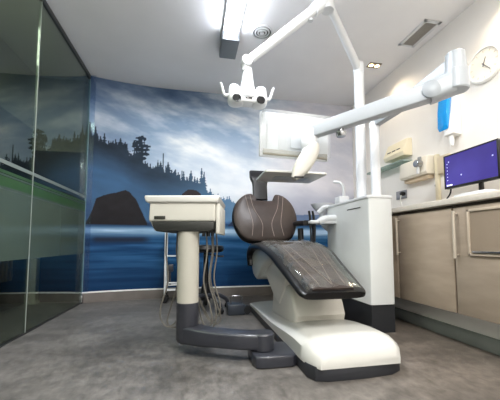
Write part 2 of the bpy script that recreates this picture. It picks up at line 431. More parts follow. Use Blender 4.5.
# ================================================================== CEILING FITTINGS
t = thing('fluorescent_light', 'long fluorescent ceiling light with bare lit tubes and a grey end cap', 'ceiling light', (.325, 2.1, H))
bm = newbm(); box(bm, .25, .40, 1.3, 2.55, 2.575, 2.6, .004); obj('housing', bm, M_white, t)
bm = newbm(); prism(bm, [(2.55, 2.6), (2.55, 2.50), (2.83, 2.50), (2.85, 2.52), (2.85, 2.6)], .245, .405, 'X', .006); obj('end_cap', bm, M_fixture, t)
for x in (.287, .325, .363):
    bm = newbm(); tube(bm, [(x, 1.34, 2.545), (x, 2.55, 2.545)], .014, 12); obj('tube', bm, M_tube, t)
bm = newbm(); box(bm, .245, .405, 1.27, 1.34, 2.50, 2.6, .006); obj('end_cap', bm, M_fixture, t)

t = thing('ceiling_vent', 'round white ceiling vent made of concentric rings', 'vent', (.61, 2.53, H))
for i, r_ in enumerate((.095, .070, .045, .02)):
    bm = newbm(); Rr = r_
    lathe(bm, [(Rr-.012, 0), (Rr-.012, -.010-.003*i), (Rr, -.004-.003*i), (Rr, 0)] if i < 3 else [(0, 0), (0.02, -.002), (.02, -.016), (0, -.018)], (.61, 2.53, H-.0005), 32)
    obj('ring', bm, M_white, t)
bm = newbm(); lathe(bm, [(.088, -.0005), (.088, -.002), (0, -.002)], (.61, 2.53, H), 32); obj('duct_opening', bm, M_black, t)

t = thing('air_grille', 'rectangular louvred air grille set in the ceiling near the right wall', 'vent', (2.045, 2.27, H))
bm = newbm()
x0, x1, y0, y1 = 1.96, 2.13, 2.10, 2.44
for q in ((x0, x1, y0, y0+.025), (x0, x1, y1-.025, y1), (x0, x0+.03, y0, y1), (x1-.03, x1, y0, y1)): box(bm, q[0], q[1], q[2], q[3], H-.012, H-.0005, .002)
obj('frame', bm, M_white, t)
bm = newbm(); box(bm, x0+.03, x1-.03, y0+.025, y1-.025, H-.004, H-.0008); obj('backing', bm, mat('grille_backing', (200, 196, 190), .8), t)  # pale even-coloured plate behind the louvres
for i in range(7):
    bm = newbm(); xx = x0+.038+i*.0155; box(bm, xx, xx+.006, y0+.025, y1-.025, H-.012, H-.004); obj('louvre', bm, M_vent, t)

t = thing('recessed_spotlight', 'recessed ceiling spotlight with two warm lit bulbs near the right wall', 'ceiling light', (1.93, 2.79, H))
bm = newbm(); box(bm, 1.86, 2.0, 2.745, 2.835, H-.006, H-.0005, .002); obj('rim', bm, mat('rim_tan', (150, 138, 124), .5), t)
for dx in (-.035, .035):
    bm = newbm(); lathe(bm, [(.0, -.012), (.018, -.010), (.024, -.006)], (1.93+dx, 2.79, H), 16); obj('bulb', bm, M_bulb, t)

# ================================================================== RIGHT WALL UNITS
XFc = 1.63
cab = []
doors = [(2.12, 3.1, 'taupe hung cabinet unit farthest along the right wall, partly behind the white dental unit'),
         (1.60, 2.115, 'taupe hung cabinet unit with a vertical bar handle next to the white dental unit'),
         (.72, 1.595, 'taupe hung cabinet unit with an inset framed drawer at the right edge of the photo')]
for i, (a, b_, lab) in enumerate(doors):
    t = thing('wall_cabinet', lab, 'cabinet', (1.92, (a+b_)/2, .22), 'hung cabinets under the counter')
    bm = newbm(); box(bm, 1.652, XR-.002, a, b_, .22, .903, .002); obj('carcass', bm, M_doorcase, t)
    bm = newbm()
    if i == 2:
        d = obj('door', (lambda q: (box(q, XFc, 1.65, a+.004, b_-.004, .222, .882, .003), q)[1])(bm), M_door, t)
        bm = newbm()
        y0, y1, z0, z1 = .95, 1.49, .585, .862
        for q in ((y0, y1, z0, z0+.014), (y0, y1, z1-.016, z1), (y1-.014, y1, z0, z1), (y0, y0+.014, z0, z1)):
            box(bm, XFc-.012, XFc-.001, q[0], q[1], q[2], q[3], .002)
        obj('drawer_frame', bm, mat('frame_pale', (188, 174, 156), .4), t)
        bm = newbm(); box(bm, XFc-.004, XFc-.001, y0+.016, y1-.016, z0+.016, z1-.018); dr = obj('drawer', bm, mat('drawer_taupe', (140, 126, 110), .38), t)
        bm = newbm(); box(bm, XFc-.02, XFc-.006, y0+.03, y1-.03, z0+.018, z0+.028, .002); obj('handle', bm, M_chrome, dr)
    else:
        box(bm, XFc, 1.65, a+.004, b_-.004, .222, .882, .003); d = obj('door', bm, M_door, t)
    hy = b_-.03 if i else 2.12
    hy = {0: 2.14, 1: 2.09, 2: 1.565}[i]
    if i:
        bm = newbm(); hz0, hz1 = .565, .86
        tube(bm, [(XFc-.028, hy, hz0), (XFc-.028, hy, hz1)], .009, 10)
        for z in (hz0+.02, hz1-.02): tube(bm, [(XFc-.028, hy, z), (XFc-.0005, hy, z)], .005, 8)
        obj('handle', bm, mat('handle_bronze', (196, 186, 172), .3, .35), d)
    ct = t
bm = newbm(); box(bm, 1.605, XR-.001, .7, 3.1, .905, .945, .006)
ctop = tag(obj('countertop', bm, M_counter, loc=(1.9, 1.9, .905)), 'pale stone countertop running along the right wall over the cabinets', 'countertop')

# desktop monitor
XM = 1.93
t = thing('desktop_monitor', 'black-framed computer monitor showing a purple-blue desktop on the counter', 'monitor', (XM+.05, 1.72, .945))
ma, mb_, mz0, mz1 = 1.525, 1.948, 1.075, 1.335
bm = newbm(); box(bm, XM+.004, XM+.035, ma, mb_, mz0, mz1, .006)
obj('casing', bm, M_black, t)
for q in ((ma, mb_, mz0, mz0+.016), (ma, mb_, mz1-.010, mz1), (ma, ma+.011, mz0, mz1), (mb_-.011, mb_, mz0, mz1)):
    pass
bm = newbm()
for q in ((ma, mb_, mz0, mz0+.016), (ma, mb_, mz1-.010, mz1), (ma, ma+.011, mz0, mz1), (mb_-.011, mb_, mz0, mz1)):
    box(bm, XM-.002, XM+.0035, q[0], q[1], q[2], q[3], .001)
bz = obj('bezel', bm, M_black, t)
sm_ = bpy.data.materials.new('screen_lit'); sm_.use_nodes = True; nt = sm_.node_tree; b = nt.nodes['Principled BSDF']
tc = nt.nodes.new('ShaderNodeTexCoord'); nn = nt.nodes.new('ShaderNodeTexNoise'); nn.inputs['Scale'].default_value = 4
nt.links.new(tc.outputs['Object'], nn.inputs['Vector']); rp = nt.nodes.new('ShaderNodeValToRGB')
rp.color_ramp.elements[0].position = .3; rp.color_ramp.elements[0].color = (*lin((62, 44, 150)), 1)
rp.color_ramp.elements[1].position = .7; rp.color_ramp.elements[1].color = (*lin((78, 62, 186)), 1)
nt.links.new(nn.outputs['Fac'], rp.inputs['Fac']); nt.links.new(rp.outputs['Color'], b.inputs['Emission Color'])
b.inputs['Emission Strength'].default_value = .8; b.inputs['Base Color'].default_value = (.02, .02, .04, 1); b.inputs['Roughness'].default_value = .25
bm = newbm(); box(bm, XM, XM+.003, ma+.011, mb_-.011, mz0+.016, mz1-.010); scn = obj('screen', bm, sm_, t)
M_icon = mat('icon_glow', (190, 190, 240), .5, emit=(170, 175, 240), estr=.8)
for yy, zz, s in [(mb_-.03, mz1-.07-.025*k, .003) for k in range(6)] + [(ma+.04, mz1-.10, .0045), (1.80, mz0+.085, .0045), (mb_-.045, mz1-.055, .004)]:
    bm = newbm(); box(bm, XM-.001, XM-.0002, yy-s, yy+s, zz-s, zz+s); obj('desktop_icon', bm, M_icon, scn)
bm = newbm(); box(bm, XM-.001, XM-.0002, mb_-.07, mb_-.02, mz0+.02, mz0+.030); obj('taskbar_button', bm, mat('task_glow', (230, 230, 250), .5, emit=(220, 225, 250), estr=.8), scn)
bm = newbm(); tube(bm, [(XM+.035, 1.73, 1.17), (XM+.09, 1.73, 1.1), (XM+.09, 1.73, .955)], .016, 10); box(bm, XM-.0, XM+.17, 1.62, 1.84, .9455, .957, .003); obj('stand', bm, M_black, t)
bm = newbm(); tube(bm, [(XM+.04, 1.93, 1.12), (XM+.06, 1.96, 1.05), (XM+.05, 2.0, .99), (XM+.08, 2.03, .952)], .006, 8, 6); obj('cable', bm, M_black, t)

bm = newbm(); box(bm, 1.75, 1.86, 1.46, 1.70, .9455, .985, .006)
box(bm, 1.77, 1.84, 1.49, 1.67, .985, .992, .003)
tag(obj('storage_box', bm, M_white, loc=(1.8, 1.58, .9455)), 'low white box lying on the counter below the monitor', 'box')
t = thing('plastic_bottle', 'small dark-capped clear bottle at the right edge of the counter', 'bottle', (1.80, 1.385, .9455))
bm = newbm(); lathe(bm, [(.022, 0), (.024, .01), (.024, .05), (.01, .065), (.01, .07)], (1.80, 1.385, .9455), 18); obj('body', bm, mat('bottle_grey', (120, 130, 130), .2), t)
bm = newbm(); lathe(bm, [(.012, .0705), (.012, .088), (0, .09)], (1.80, 1.385, .9455), 14); obj('cap', bm, M_black, t)

# wall clock
t = thing('wall_clock', 'round white wall clock with grey hands high on the right wall', 'clock', (XR, 1.80, 2.03))
RX90 = Matrix.Rotation(-PI/2, 4, 'Y')
bm = newbm(); lathe(bm, [(.135, .001), (.138, .012), (.135, .03), (.122, .034), (.120, .024), (.1, .023)], (XR, 1.80, 2.03), 48, RX90); obj('case', bm, M_trim, t)
bm = newbm(); lathe(bm, [(.1195, .0235), (.1195, .0245), (0, .0245)], (XR, 1.80, 2.03), 48, RX90); dl = obj('dial', bm, mat('dial_cream', (244, 238, 226), .6), t)
for k in range(12):
    bm = newbm(); a = k*PI/6; d0, d1 = (.092, .108)
    tube(bm, [(XR-.0252, 1.80+d0*math.sin(a), 2.03+d0*math.cos(a)), (XR-.0252, 1.80+d1*math.sin(a), 2.03+d1*math.cos(a))], .0022, 6)
    obj('hour_mark', bm, mat('mark_grey', (206, 198, 182), .5), dl)
for nm, a, l in (('hour_hand', .35, .055), ('minute_hand', 2.45, .08)):
    bm = newbm(); tube(bm, [(XR-.028, 1.80+.015*math.sin(a), 2.03-.015*math.cos(a)), (XR-.028, 1.80-l*math.sin(a), 2.03+l*math.cos(a))], .004, 6, r2=.002); obj(nm, bm, mat('hand_grey', (96, 96, 96), .4), t)

# soap dispenser
t = thing('soap_dispenser', 'wall dispenser with a bright blue front over a white body', 'dispenser', (XR, 2.18, 1.76))
bm = newbm(); prism(bm, [(XR-.001, 1.97), (XR-.03, 1.97), (XR-.055, 1.80), (XR-.085, 1.66), (XR-.085, 1.58), (XR-.001, 1.57)], 2.035, 2.13, 'Y', .006)
obj('body', bm, M_trim, t)
bm = newbm(); prism(bm, [(XR-.034, 2.01), (XR-.075, 2.0), (XR-.10, 1.80), (XR-.105, 1.66), (XR-.088, 1.63), (XR-.06, 1.80)], 2.075, 2.175, 'Y', .006)
obj('cover', bm, M_blue, t)
bm = newbm(); lathe(bm, [(.018, .0), (.02, -.05), (.012, -.09), (0, -.09)], (XR-.05, 2.09, 1.575), 16); obj('nozzle', bm, M_trim, t)

# paper glove dispensers
t = thing('glove_box', 'cream wedge-shaped glove box with three slots, topmost on the right wall', 'glove box', (XR, 2.80, 1.63))
bm = newbm(); prism(bm, [(XR-.001, 1.745), (XR-.05, 1.74), (XR-.115, 1.60), (XR-.10, 1.56), (XR-.001, 1.56)], 2.60, 2.92, 'Y', .008); obj('body', bm, M_ivory, t)
for k in range(3):
    bm = newbm(); y = 2.69+k*.075; box(bm, -.004, .004, -.027, .027, -.006, .006, .001, M=Matrix.Translation((XR-.094, y, 1.643)) @ Matrix.Rotation(.43, 4, 'Y')); obj('slot', bm, M_black, t)
bm = newbm(); box(bm, XR-.13, XR-.001, 2.60, 3.25, 1.495, 1.51, .003)
shelf = tag(obj('glass_shelf', bm, glass_mat('shelf_glass', (200, 222, 215), .05, frost=.45, frost_rgb=(190, 205, 200)), loc=(XR, 2.9, 1.5)), 'narrow pale glass shelf fixed to the right wall below the glove box', 'shelf')
t = thing('paper_dispenser', 'wide white paper dispenser on the right wall between glove box and monitor', 'dispenser', (XR, 2.53, 1.35))
bm = newbm(); prism(bm, [(XR-.001, 1.475), (XR-.09, 1.47), (XR-.105, 1.45), (XR-.115, 1.32), (XR-.10, 1.30), (XR-.001, 1.30)], 2.31, 2.67, 'Y', .01); obj('body', bm, mat('warm_white', (226, 220, 206), .45), t)
bm = newbm(); box(bm, XR-.07, XR-.001, 2.34, 2.65, 1.265, 1.299, .004); obj('paper_roll', bm, mat('paper_beige', (214, 196, 170), .8), t)
bm = newbm(); lathe(bm, [(.034, 0), (.036, .01), (.034, .05), (.028, .055), (0, .05)], (XR-.119, 2.37, 1.40), 22, RX90); obj('gauge', bm, M_chrome, t)['label'] = 'round chrome gauge'
bm = newbm(); box(bm, XR-.135, XR-.118, 2.352, 2.388, 1.41, 1.465, .004); obj('bracket', bm, mat('bracket_grey', (140, 142, 140), .4), t)
bm = newbm(); lathe(bm, [(.01, 0), (.014, -.03), (.014, -.07), (0, -.075)], (XR-.145, 2.37, 1.375), 14); obj('nozzle', bm, M_white, t)
t = thing('wall_conduit', 'tall cream vertical conduit box on the right wall just left of the monitor', 'conduit', (XR, 2.27, .946))
bm = newbm(); box(bm, XR-.03, XR-.001, 2.268, 2.305, .946, 1.47, .004); obj('channel', bm, M_ivory, t)
bm = newbm(); box(bm, XR-.04, XR-.001, 2.14, 2.266, 1.28, 1.44, .01); obj('junction_box', bm, mat('box_tan', (214, 200, 174), .5), t)
t = thing('wall_socket', 'double steel wall socket with a black plug above the counter', 'socket', (XR, 2.78, 1.17))
bm = newbm(); box(bm, XR-.010, XR-.001, 2.70, 2.86, 1.13, 1.22, .003); obj('plate', bm, M_socket, t)
bm = newbm(); lathe(bm, [(.022, 0), (.022, .03), (.016, .04), (0, .04)], (XR-.011, 2.735, 1.18), 18, RX90); pl = obj('plug', bm, M_black, t)
bm = newbm(); tube(bm, [(XR-.045, 2.735, 1.17), (XR-.06, 2.73, 1.10), (XR-.06, 2.70, 1.0), (XR-.08, 2.66, .955)], .005, 8, 6); obj('cable', bm, mat('cable_white', (220, 218, 210), .5), pl)
bm = newbm(); lathe(bm, [(.0, 0), (.013, .0), (.013, .008), (0, .009)], (XR-.001, 2.32, 1.19), 14, RX90); tag(obj('wall_button', bm, mat('button_grey', (120, 118, 115), .5), loc=(XR, 2.32, 1.19)), 'tiny grey round button on the right wall under the chrome gauge', 'button')
bm = newbm(); box(bm, 1.83, 1.95, 2.50, 2.60, .9455, .957, .003, M=None)
tube(bm, [(1.86, 2.5, .96), (1.88, 2.58, .965)], .006, 8)
tag(obj('hand_tool', bm, M_black, loc=(1.89, 2.55, .9455)), 'small flat black tool lying on the counter near the wall socket', 'tool')

# ================================================================== DENTAL CHAIR
CX = .82
t = chair = thing('dental_chair', 'dental treatment chair in brown-grey leather on a long white pedestal base', 'dental chair', (.82, 2.1, 0))
# base plinth + white cover
def base_ring(y, hw, z, n=1): pass
fp = [(.565, 2.86), (.60, 2.92), (1.04, 2.92), (1.075, 2.86), (1.085, 1.50), (1.07, 1.40), (1.0, 1.365), (.85, 1.35), (.64, 1.352), (.585, 1.37), (.56, 1.42)]
def scaled(fp, d):
    cx, cy = .82, 2.1; return [(cx+(x-cx)*(1-d/.26), cy+(y-cy)*(1-d/.78)) for x, y in fp]
bm = newbm(); prism(bm, scaled(fp, .004), 0.0, .068, 'Z', .004); obj('plinth', bm, M_darkgrey, t)
PY = [(2.93, .070), (2.80, .088), (2.6, .10), (2.35, .108), (2.1, .120), (1.9, .142), (1.75, .165), (1.6, .178), (1.46, .178), (1.40, .165), (1.37, .135), (1.355, .10)]
bm = newbm(); secs = []
for k in range(45):
    f = k/44; y = 2.92+(1.352-2.92)*f
    z = float(np.interp(-y, [-p[0] for p in PY], [p[1] for p in PY]))
    hw = .262
    if y < 1.50: hw -= .05*((1.50-y)/.15)**2.2
    if y > 2.85: hw -= .03*((y-2.85)/.08)**2
    crown = .012
    sec = []
    zb = .060
    for u in np.linspace(-1, 1, 17):
        e = abs(u)**7
        sec.append((CX+.0+hw*u, y, z+crown*(1-u*u)-(z-zb)*.35*e))
    sec += [(CX+hw*.995, y, zb), (CX-hw*.995, y, zb)]
    secs.append(sec)
loft(bm, secs); obj('base_cover', bm, M_base, t, sharp=50)
# pedestal and lifting arm (side outline)
bm = newbm()
prism(bm, [(1.82, .14), (1.80, .20), (1.83, .27), (1.87, .33), (2.0, .38), (2.25, .38), (2.32, .30), (2.33, .22), (2.36, .10)], .64, .99, 'X', .022, 3)
obj('pedestal', bm, M_shell, t)
bm = newbm()
prism(bm, [(2.0, .33), (2.12, .21), (2.25, .24), (2.42, .33), (2.60, .42), (2.74, .50), (2.72, .57), (2.5, .59), (2.2, .56), (1.95, .45)], .63, 1.0, 'X', .02, 3)
obj('lifting_arm', bm, M_shell, t)
# under-shell behind seat side
bm = newbm()
prism(bm, [(2.80, .36), (2.90, .47), (2.84, .585), (2.6, .63), (2.2, .59), (2.1, .54), (2.3, .50), (2.45, .44), (2.55, .37), (2.68, .33)], .575, 1.06, 'X', .03, 3)
obj('side_shell', bm, M_base, t)
# seat: upholstered slab following a curved profile
PRO = [(2.84, .44), (2.86, .52), (2.82, .59), (2.70, .638), (2.52, .655), (2.34, .652), (2.18, .634), (2.02, .596), (1.86, .535), (1.70, .475), (1.58, .430), (1.49, .398)]
pro = [(p.x, p.y) for p in catmull([(a, b_, 0) for a, b_ in PRO], 4)]
def seat_slab(bm, grow, lift, thick, v0=0, v1=None, sag=.0, wscale=1., n=22):
    v1 = v1 if v1 is not None else len(pro)
    secs = []
    sub = pro[v0:v1]
    L = len(pro)
    for i, (y, z) in enumerate(sub):
        gi = i+v0
        a = pro[max(0, gi-1)]; b2 = pro[min(L-1, gi+1)]
        ty, tz = b2[0]-a[0], b2[1]-a[1]; l = math.hypot(ty, tz); ty /= l; tz /= l
        ny, nz = tz, -ty        # outward (up)
        if nz < 0 and ny < 0: ny, nz = -ny, -nz
        f = gi/(L-1)
        hw = (.285 - .085*sm(.35, 1, np.array(f)).item())*wscale + grow
        # rounded ends
        d_end = (1-f)
        if d_end < .07: hw *= .90+.10*math.sqrt(max(0, 1-((.07-d_end)/.07)**2))
        cxx = .815-.055*f; th_ = thick*(1-.38*f**3)
        sec = []
        for j in range(n):
            a_ = 2*PI*j/n; ca_, sa_ = math.cos(a_), math.sin(a_)
            ux = math.copysign(abs(ca_)**.35, ca_)*hw; uz = math.copysign(abs(sa_)**.7, sa_)*th_/2
            s = lift + uz - sag*max(0, 1-(ux/hw)**2)*(1 if uz > 0 else 0)
            sec.append((cxx+ux, y+ny*s, z+nz*s))
        secs.append(sec)
    loft(bm, secs)
L = len(pro)
bm = newbm(); seat_slab(bm, 0, -.022, .068); seat = obj('seat', bm, M_rim, t, sharp=60)
bm = newbm(); seat_slab(bm, -.075, .0, .034, 9, L-1); obj('seat_cushion', bm, M_leather, seat, sharp=60)
for s in (-1, 1):
    for off in (.03, .085):
        bm = newbm(); pts = []
        for gi in range(10, L-2):
            y, z = pro[gi]; f = gi/(L-1); hw = (.285-.085*sm(.35, 1, np.array(f)).item())-.075
            pts.append((.815-.055*f+s*(hw*.93-off*(.4+f)), y+.002, z+.0205))
        tube(bm, pts, .0025, 6); obj('seam', bm, M_seam, seat)
# clear plastic film with wrinkles
bm = newbm(); v0 = 19; rows = []
for gi in range(v0, L):
    y, z = pro[gi]; a = pro[max(0, gi-1)]; b2 = pro[min(L-1, gi+1)]
    ty, tz = b2[0]-a[0], b2[1]-a[1]; l = math.hypot(ty, tz); ny, nz = tz/l, -ty/l
    if nz < 0: ny, nz = -ny, -nz
    f = gi/(L-1); hw = (.285-.085*sm(.35, 1, np.array(f)).item())-.035
    row = []
    for u in np.linspace(-1, 1, 60):
        wr = (.004*math.sin(u*6+gi*.3)+.005*max(0, math.sin(u*9-gi*.42))**6+.004*max(0, math.sin(u*5+gi*.55+1))**8)*(1-u*u)
        s = .032+wr-.03*abs(u)**8
        row.append((.815-.055*f+u*hw, y+ny*s, z+nz*s))
    rows.append(row)
loft(bm, rows, closed=False); fl_ = obj('plastic_cover', bm, M_film, seat, sharp=180); 
sb = fl_.modifiers.new('s', 'SUBSURF'); sb.levels = 1; sb.render_levels = 1
# backrest: reclined rounded pad with a notch for the headrest
B0 = Vector((.73, 2.80, .675)); B1 = Vector((.745, 3.05, 1.20))   # bottom, top centre of pad
bu = (B1-B0).normalized(); bx_ = Vector((1, 0, 0)); bn = bx_.cross(bu).normalized()   # points towards -Y/up
if bn.y > 0: bn = -bn
HB = (B1-B0).length
def back_out():
    # outline (x,u) clockwise; u 0..HB ; wide in lower middle
    pts = [(-.09, .0), (-.19, .014), (-.265, .07), (-.315, .17), (-.34, .28), (-.338, .38), (-.32, .47), (-.285, .55), (-.235, .61), (-.19, .64), (-.145, .648), (-.120, .632), (-.112, .60), (-.108, .57), (-.09, .553), (0, .55)]
    pts = [(x, u*HB/.662) for x, u in pts]
    p2 = catmull([(x, u, 0) for x, u in pts], 4); left = [(p.x, p.y) for p in p2]
    right = [(-x, u) for x, u in left[::-1]][1:]
    bot = [(0, -.002*1)]
    return left+right
def pad(bm, out, lift, thick, inset=.0, dome=.0, rings=5):
    c = Vector((0, HB*.45))
    def P(x, u, h): return B0+bx_*x+bu*u+bn*h
    layers = []
    prof = [(1.0-.10, -thick), (1.0-.02, -thick*.8), (1.0, -thick*.5), (1-.008, -thick*.2), (1.0-.05, 0), (1-.14, .012+dome*.3)]
    for s, h in prof:
        layers.append([P(x*s*(1-inset), c.y+(u-c.y)*s*(1-inset), lift+h) for x, u in out])
    R = [[bm.verts.new(p) for p in l] for l in layers]; n = len(R[0]); fs = []
    for a, b2 in zip(R, R[1:]):
        for j in range(n): fs.append(bm.faces.new([a[j], a[(j+1) % n], b2[(j+1) % n], b2[j]]))
    fs.append(bm.faces.new(R[0][::-1])); fs.append(bm.faces.new(R[-1]))
    bmesh.ops.recalc_face_normals(bm, faces=fs)
    bmesh.ops.triangulate(bm, faces=[f for f in fs if len(f.verts) > 4])
out = back_out()
bm = newbm(); pad(bm, out, -.02, .07); bk = obj('backrest', bm, M_rim, t, sharp=60)
bm = newbm(); pad(bm, out, .006, .03, inset=.03, dome=.02); bc = obj('backrest_cushion', bm, M_leather, bk, sharp=70)
for s in (-1, 1):
    for xa, xm, xb in ((.17, .145, .13), (.125, .07, .11)):
        bm = newbm(); pts = []
        if xa == .17: q = [(.205, .60), (.175, .40), (.145, .22), (.16, .06)]
        else: q = [(.155, .60), (.125, .42), (.05, .22), (.06, .05)]
        for x, u in q: pts.append(B0+bx_*s*x+bu*u*HB/.662*1.0+bn*.0225)
        tube(bm, pts, .003, 6, 6); obj('seam', bm, M_seam, bk)
# rear shell of the backrest
bm = newbm(); pad(bm, out, -.085, .04, inset=.07); obj('back_shell', bm, M_shell, bk, sharp=60)
# headrest: stem + pad
bm = newbm()
def Hp(x, u, h): return B0+bx_*x+bu*u+bn*h
secs = []
for u, w, th, h in ((.50, .078, .03, -.02), (.60, .080, .035, -.01), (.66, .080, .04, .0), (.70, .085, .05, .01), (.74, .10, .06, .01), (.78, .104, .06, .0), (.83, .10, .055, -.02), (.885, .095, .05, -.04), (.905, .085, .03, -.05)):
    secs.append([Hp(-.035+x, u, h+y) for x, y in rrect(w*2, th, th*.42)])
loft(bm, secs); hr = obj('headrest', bm, mat('headrest_black', (26, 25, 27), .45), t, sharp=50)
bm = newbm(); tube(bm, [Hp(-.02, .50, -.06), Hp(-.02, .62, -.06), Hp(-.03, .74, -.03)], .018, 10, 5); obj('headrest_stem', bm, M_chrome, t)
# backrest hinge bracket
bm = newbm(); tube(bm, [(.73, 2.70, .50), (.73, 2.80, .58), (.73, 2.88, .72)], .05, 12, 5, sx=1.6, sy=.6); obj('back_bracket', bm, M_shell, t)
# armrest on the far side
bm = newbm(); tube(bm, [(1.0, 2.66, .56), (1.035, 2.72, .66), (1.04, 2.74, .80)], .028, 12, 5); 
beam(bm, (1.04, 2.58, .845), (1.04, 2.98, .86), .07, .05, bev=.02)
obj('armrest', bm, M_black, t)

# ================================================================== DELIVERY CART (instrument unit on a swing arm)
t = thing('instrument_unit', 'cream instrument unit on a thick column with a dark curved swing arm', 'dental unit', (-.02, 1.86, 0))
ux = Vector((.981, -.1925, 0)); uy = Vector((.1925, .981, 0)); O = Vector((-.018, 1.867, 0))
MU = Matrix(((ux.x, uy.x, 0, O.x), (ux.y, uy.y, 0, O.y), (0, 0, 1, 0), (0, 0, 0, 1)))
def ubox(x0, x1, y0, y1, z0, z1, bev=0, seg=2):
    bm = newbm(); box(bm, x0, x1, y0, y1, z0, z1, bev, seg, MU); return bm
def uprism(bm, pts, lo, hi, axis, bev=0, seg=2):
    k0 = len(bm.verts); prism(bm, pts, lo, hi, axis, bev, seg); bm.verts.ensure_lookup_table()
    for v in list(bm.verts)[k0:]: v.co = MU @ v.co
def utube(bm, pts, *a, **k): tube(bm, [MU @ Vector(p) for p in pts], *a, **k)
bm = newbm(); utube(bm, [(-.006, .02, .30), (-.006, .02, .74)], .066, 28); obj('column', bm, M_creamcol, t)
# curved dark arm
bm = newbm()
lathe(bm, [(0, .058), (.050, .060), (.062, .070), (.0675, .085), (.0675, .300), (0, .300)], MU @ Vector((-.006, .02, 0)), 32)
W = catmull([MU @ Vector((.0, .015, .114)), Vector((.06, 1.815, .114)), Vector((.15, 1.765, .114)), Vector((.27, 1.705, .114)), Vector((.402, 1.672, .112))], 6)
secs = []
for i, p in enumerate(W):
    tt = (W[min(i+1, len(W)-1)]-W[max(i-1, 0)]).normalized()
    side = Vector((0, 0, 1)).cross(tt).normalized()
    f = i/(len(W)-1); w = .125-.008*f; h = .104-.018*min(1, f*2)
    secs.append([p+side*a+Vector((0, 0, b_)) for a, b_ in rrect(w, h, .016, 4)])
loft(bm, secs)
lathe(bm, [(.0, 0), (.060, 0), (.064, .005), (.064, .086), (.058, .093), (0, .095)], (.402, 1.672, .0645), 28)
obj('swing_arm', bm, M_dark, t)
# the pod the arm turns on, joined to the chair base
bm = newbm(); prism(bm, [(.330, 1.60), (.34, 1.565), (.37, 1.55), (.54, 1.55), (.564, 1.57), (.566, 1.76), (.55, 1.78), (.35, 1.78), (.330, 1.75)], .0, .064, 'Z', .010, 3); obj('pivot_foot', bm, M_dark, t)
# head
bm = newbm(); uprism(bm, [(-.228, .905), (-.232, .80), (-.228, .79), (.165, .79), (.170, .80), (.170, .905)], -.06, .34, 'Y', .012, 3); obj('body', bm, M_cream, t)
bm = newbm(); uprism(bm, [(-.252, .945), (-.257, .935), (-.250, .912), (-.238, .902), (.178, .902), (.19, .912), (.195, .935), (.190, .945)], -.075, .36, 'Y', .010, 3); obj('lid', bm, M_base, t)
bm = newbm(); uprism(bm, [(-.215, .79), (-.205, .75), (-.185, .730), (.14, .730), (.16, .745), (.165, .79)], -.056, .32, 'Y', .008, 2); obj('undertray', bm, mat('undertray_dark', (40, 42, 40), .5), t)
bm = ubox(-.197, -.13, -.066, -.0605, .802, .822, .002); obj('display_slot', bm, mat('slot_dark', (40, 42, 36), .4), t)
bm = ubox(.171, .195, -.05, .33, .715, .90, .006); obj('handle_panel', bm, M_cream, t)
bm = newbm(); uprism(bm, [(-.232, .80), (-.20, .735), (-.18, .735), (-.205, .80)], -.04, .0, 'Y', .003); obj('side_rail', bm, M_cream, t)
# instrument hoses
hs = [(-.15, .05, -.12, .135, -.02), (-.11, .16, -.115, .10, 0),
      (.10, .04, .085, .13, .03), (.125, .10, .10, .11, .08), (.15, .16, .11, .14, .02), (.115, .24, .12, .10, .09)]
for x, y, xm, zl, dx in hs:
    s = -1 if x < 0 else 1
    bm = newbm()
    utube(bm, [(x, y, .74), (x+.006*s, y+.01, .60), (x-.012*s, y, .42), (x+.03*s, y, .26), (xm+.055*s, y+.01, zl+.04), (xm+.01*s, y+.02, zl), (xm-.04*s, y+.05, zl+.05), (.045*s, y*.3+.07, .30)], .0048, 8, 6)
    obj('hose', bm, M_hose, t)
for x in (.11, .14, .165):
    bm = newbm(); utube(bm, [(x-.02, .0, .70), (x-.015, .0, .775)], .010, 10); obj('handpiece', bm, M_black, t)

# ================================================================== UTILITY UNIT (white tower)
t = unit = thing('utility_tower', 'tall white utility cabinet of the dental unit with a dark plinth', 'cabinet', (1.4, 2.3, 0))
x0, x1, y0, y1 = 1.295, 1.498, 1.99, 2.68
foot = [(x0, y0+.02), (x0+.006, y0+.006), (x0+.02, y0), (x1-.02, y0), (x1-.006, y0+.006), (x1, y0+.02), (x1, y1), (x0+.0, y1)]
bm = newbm(); prism(bm, foot, .2055, 1.0, 'Z'); body = obj('body', bm, M_cab, t)
bm = newbm(); prism(bm, [(x0+.006, y0+.008), (x1-.006, y0+.008), (x1-.006, y1-.01), (x0+.006, y1-.01)], 0, .205, 'Z'); obj('plinth', bm, mat('plinth_black', (36, 38, 42), .5), t)
bm = newbm(); prism(bm, [(x, y) for x, y in [(x0-.006, y0+.012), (x0+.015, y0-.007), (x1-.015, y0-.007), (x1+.006, y0+.012), (x1+.006, y1), (x0-.006, y1)]], 1.0, 1.022, 'Z', .004); obj('top_cover', bm, M_white, t)
bm = newbm(); box(bm, x0-.002, x0+.002, 2.10, 2.30, .935, .943); obj('slot', bm, mat('slot_grey', (70, 72, 75), .5), body)
# faucet
bm = newbm(); box(bm, 1.30, 1.40, 2.44, 2.54, 1.022, 1.085, .012); tube(bm, [(1.37, 2.49, 1.08), (1.37, 2.49, 1.16), (1.355, 2.51, 1.215), (1.31, 2.56, 1.235)], .014, 12, 6); obj('faucet', bm, M_white, t)
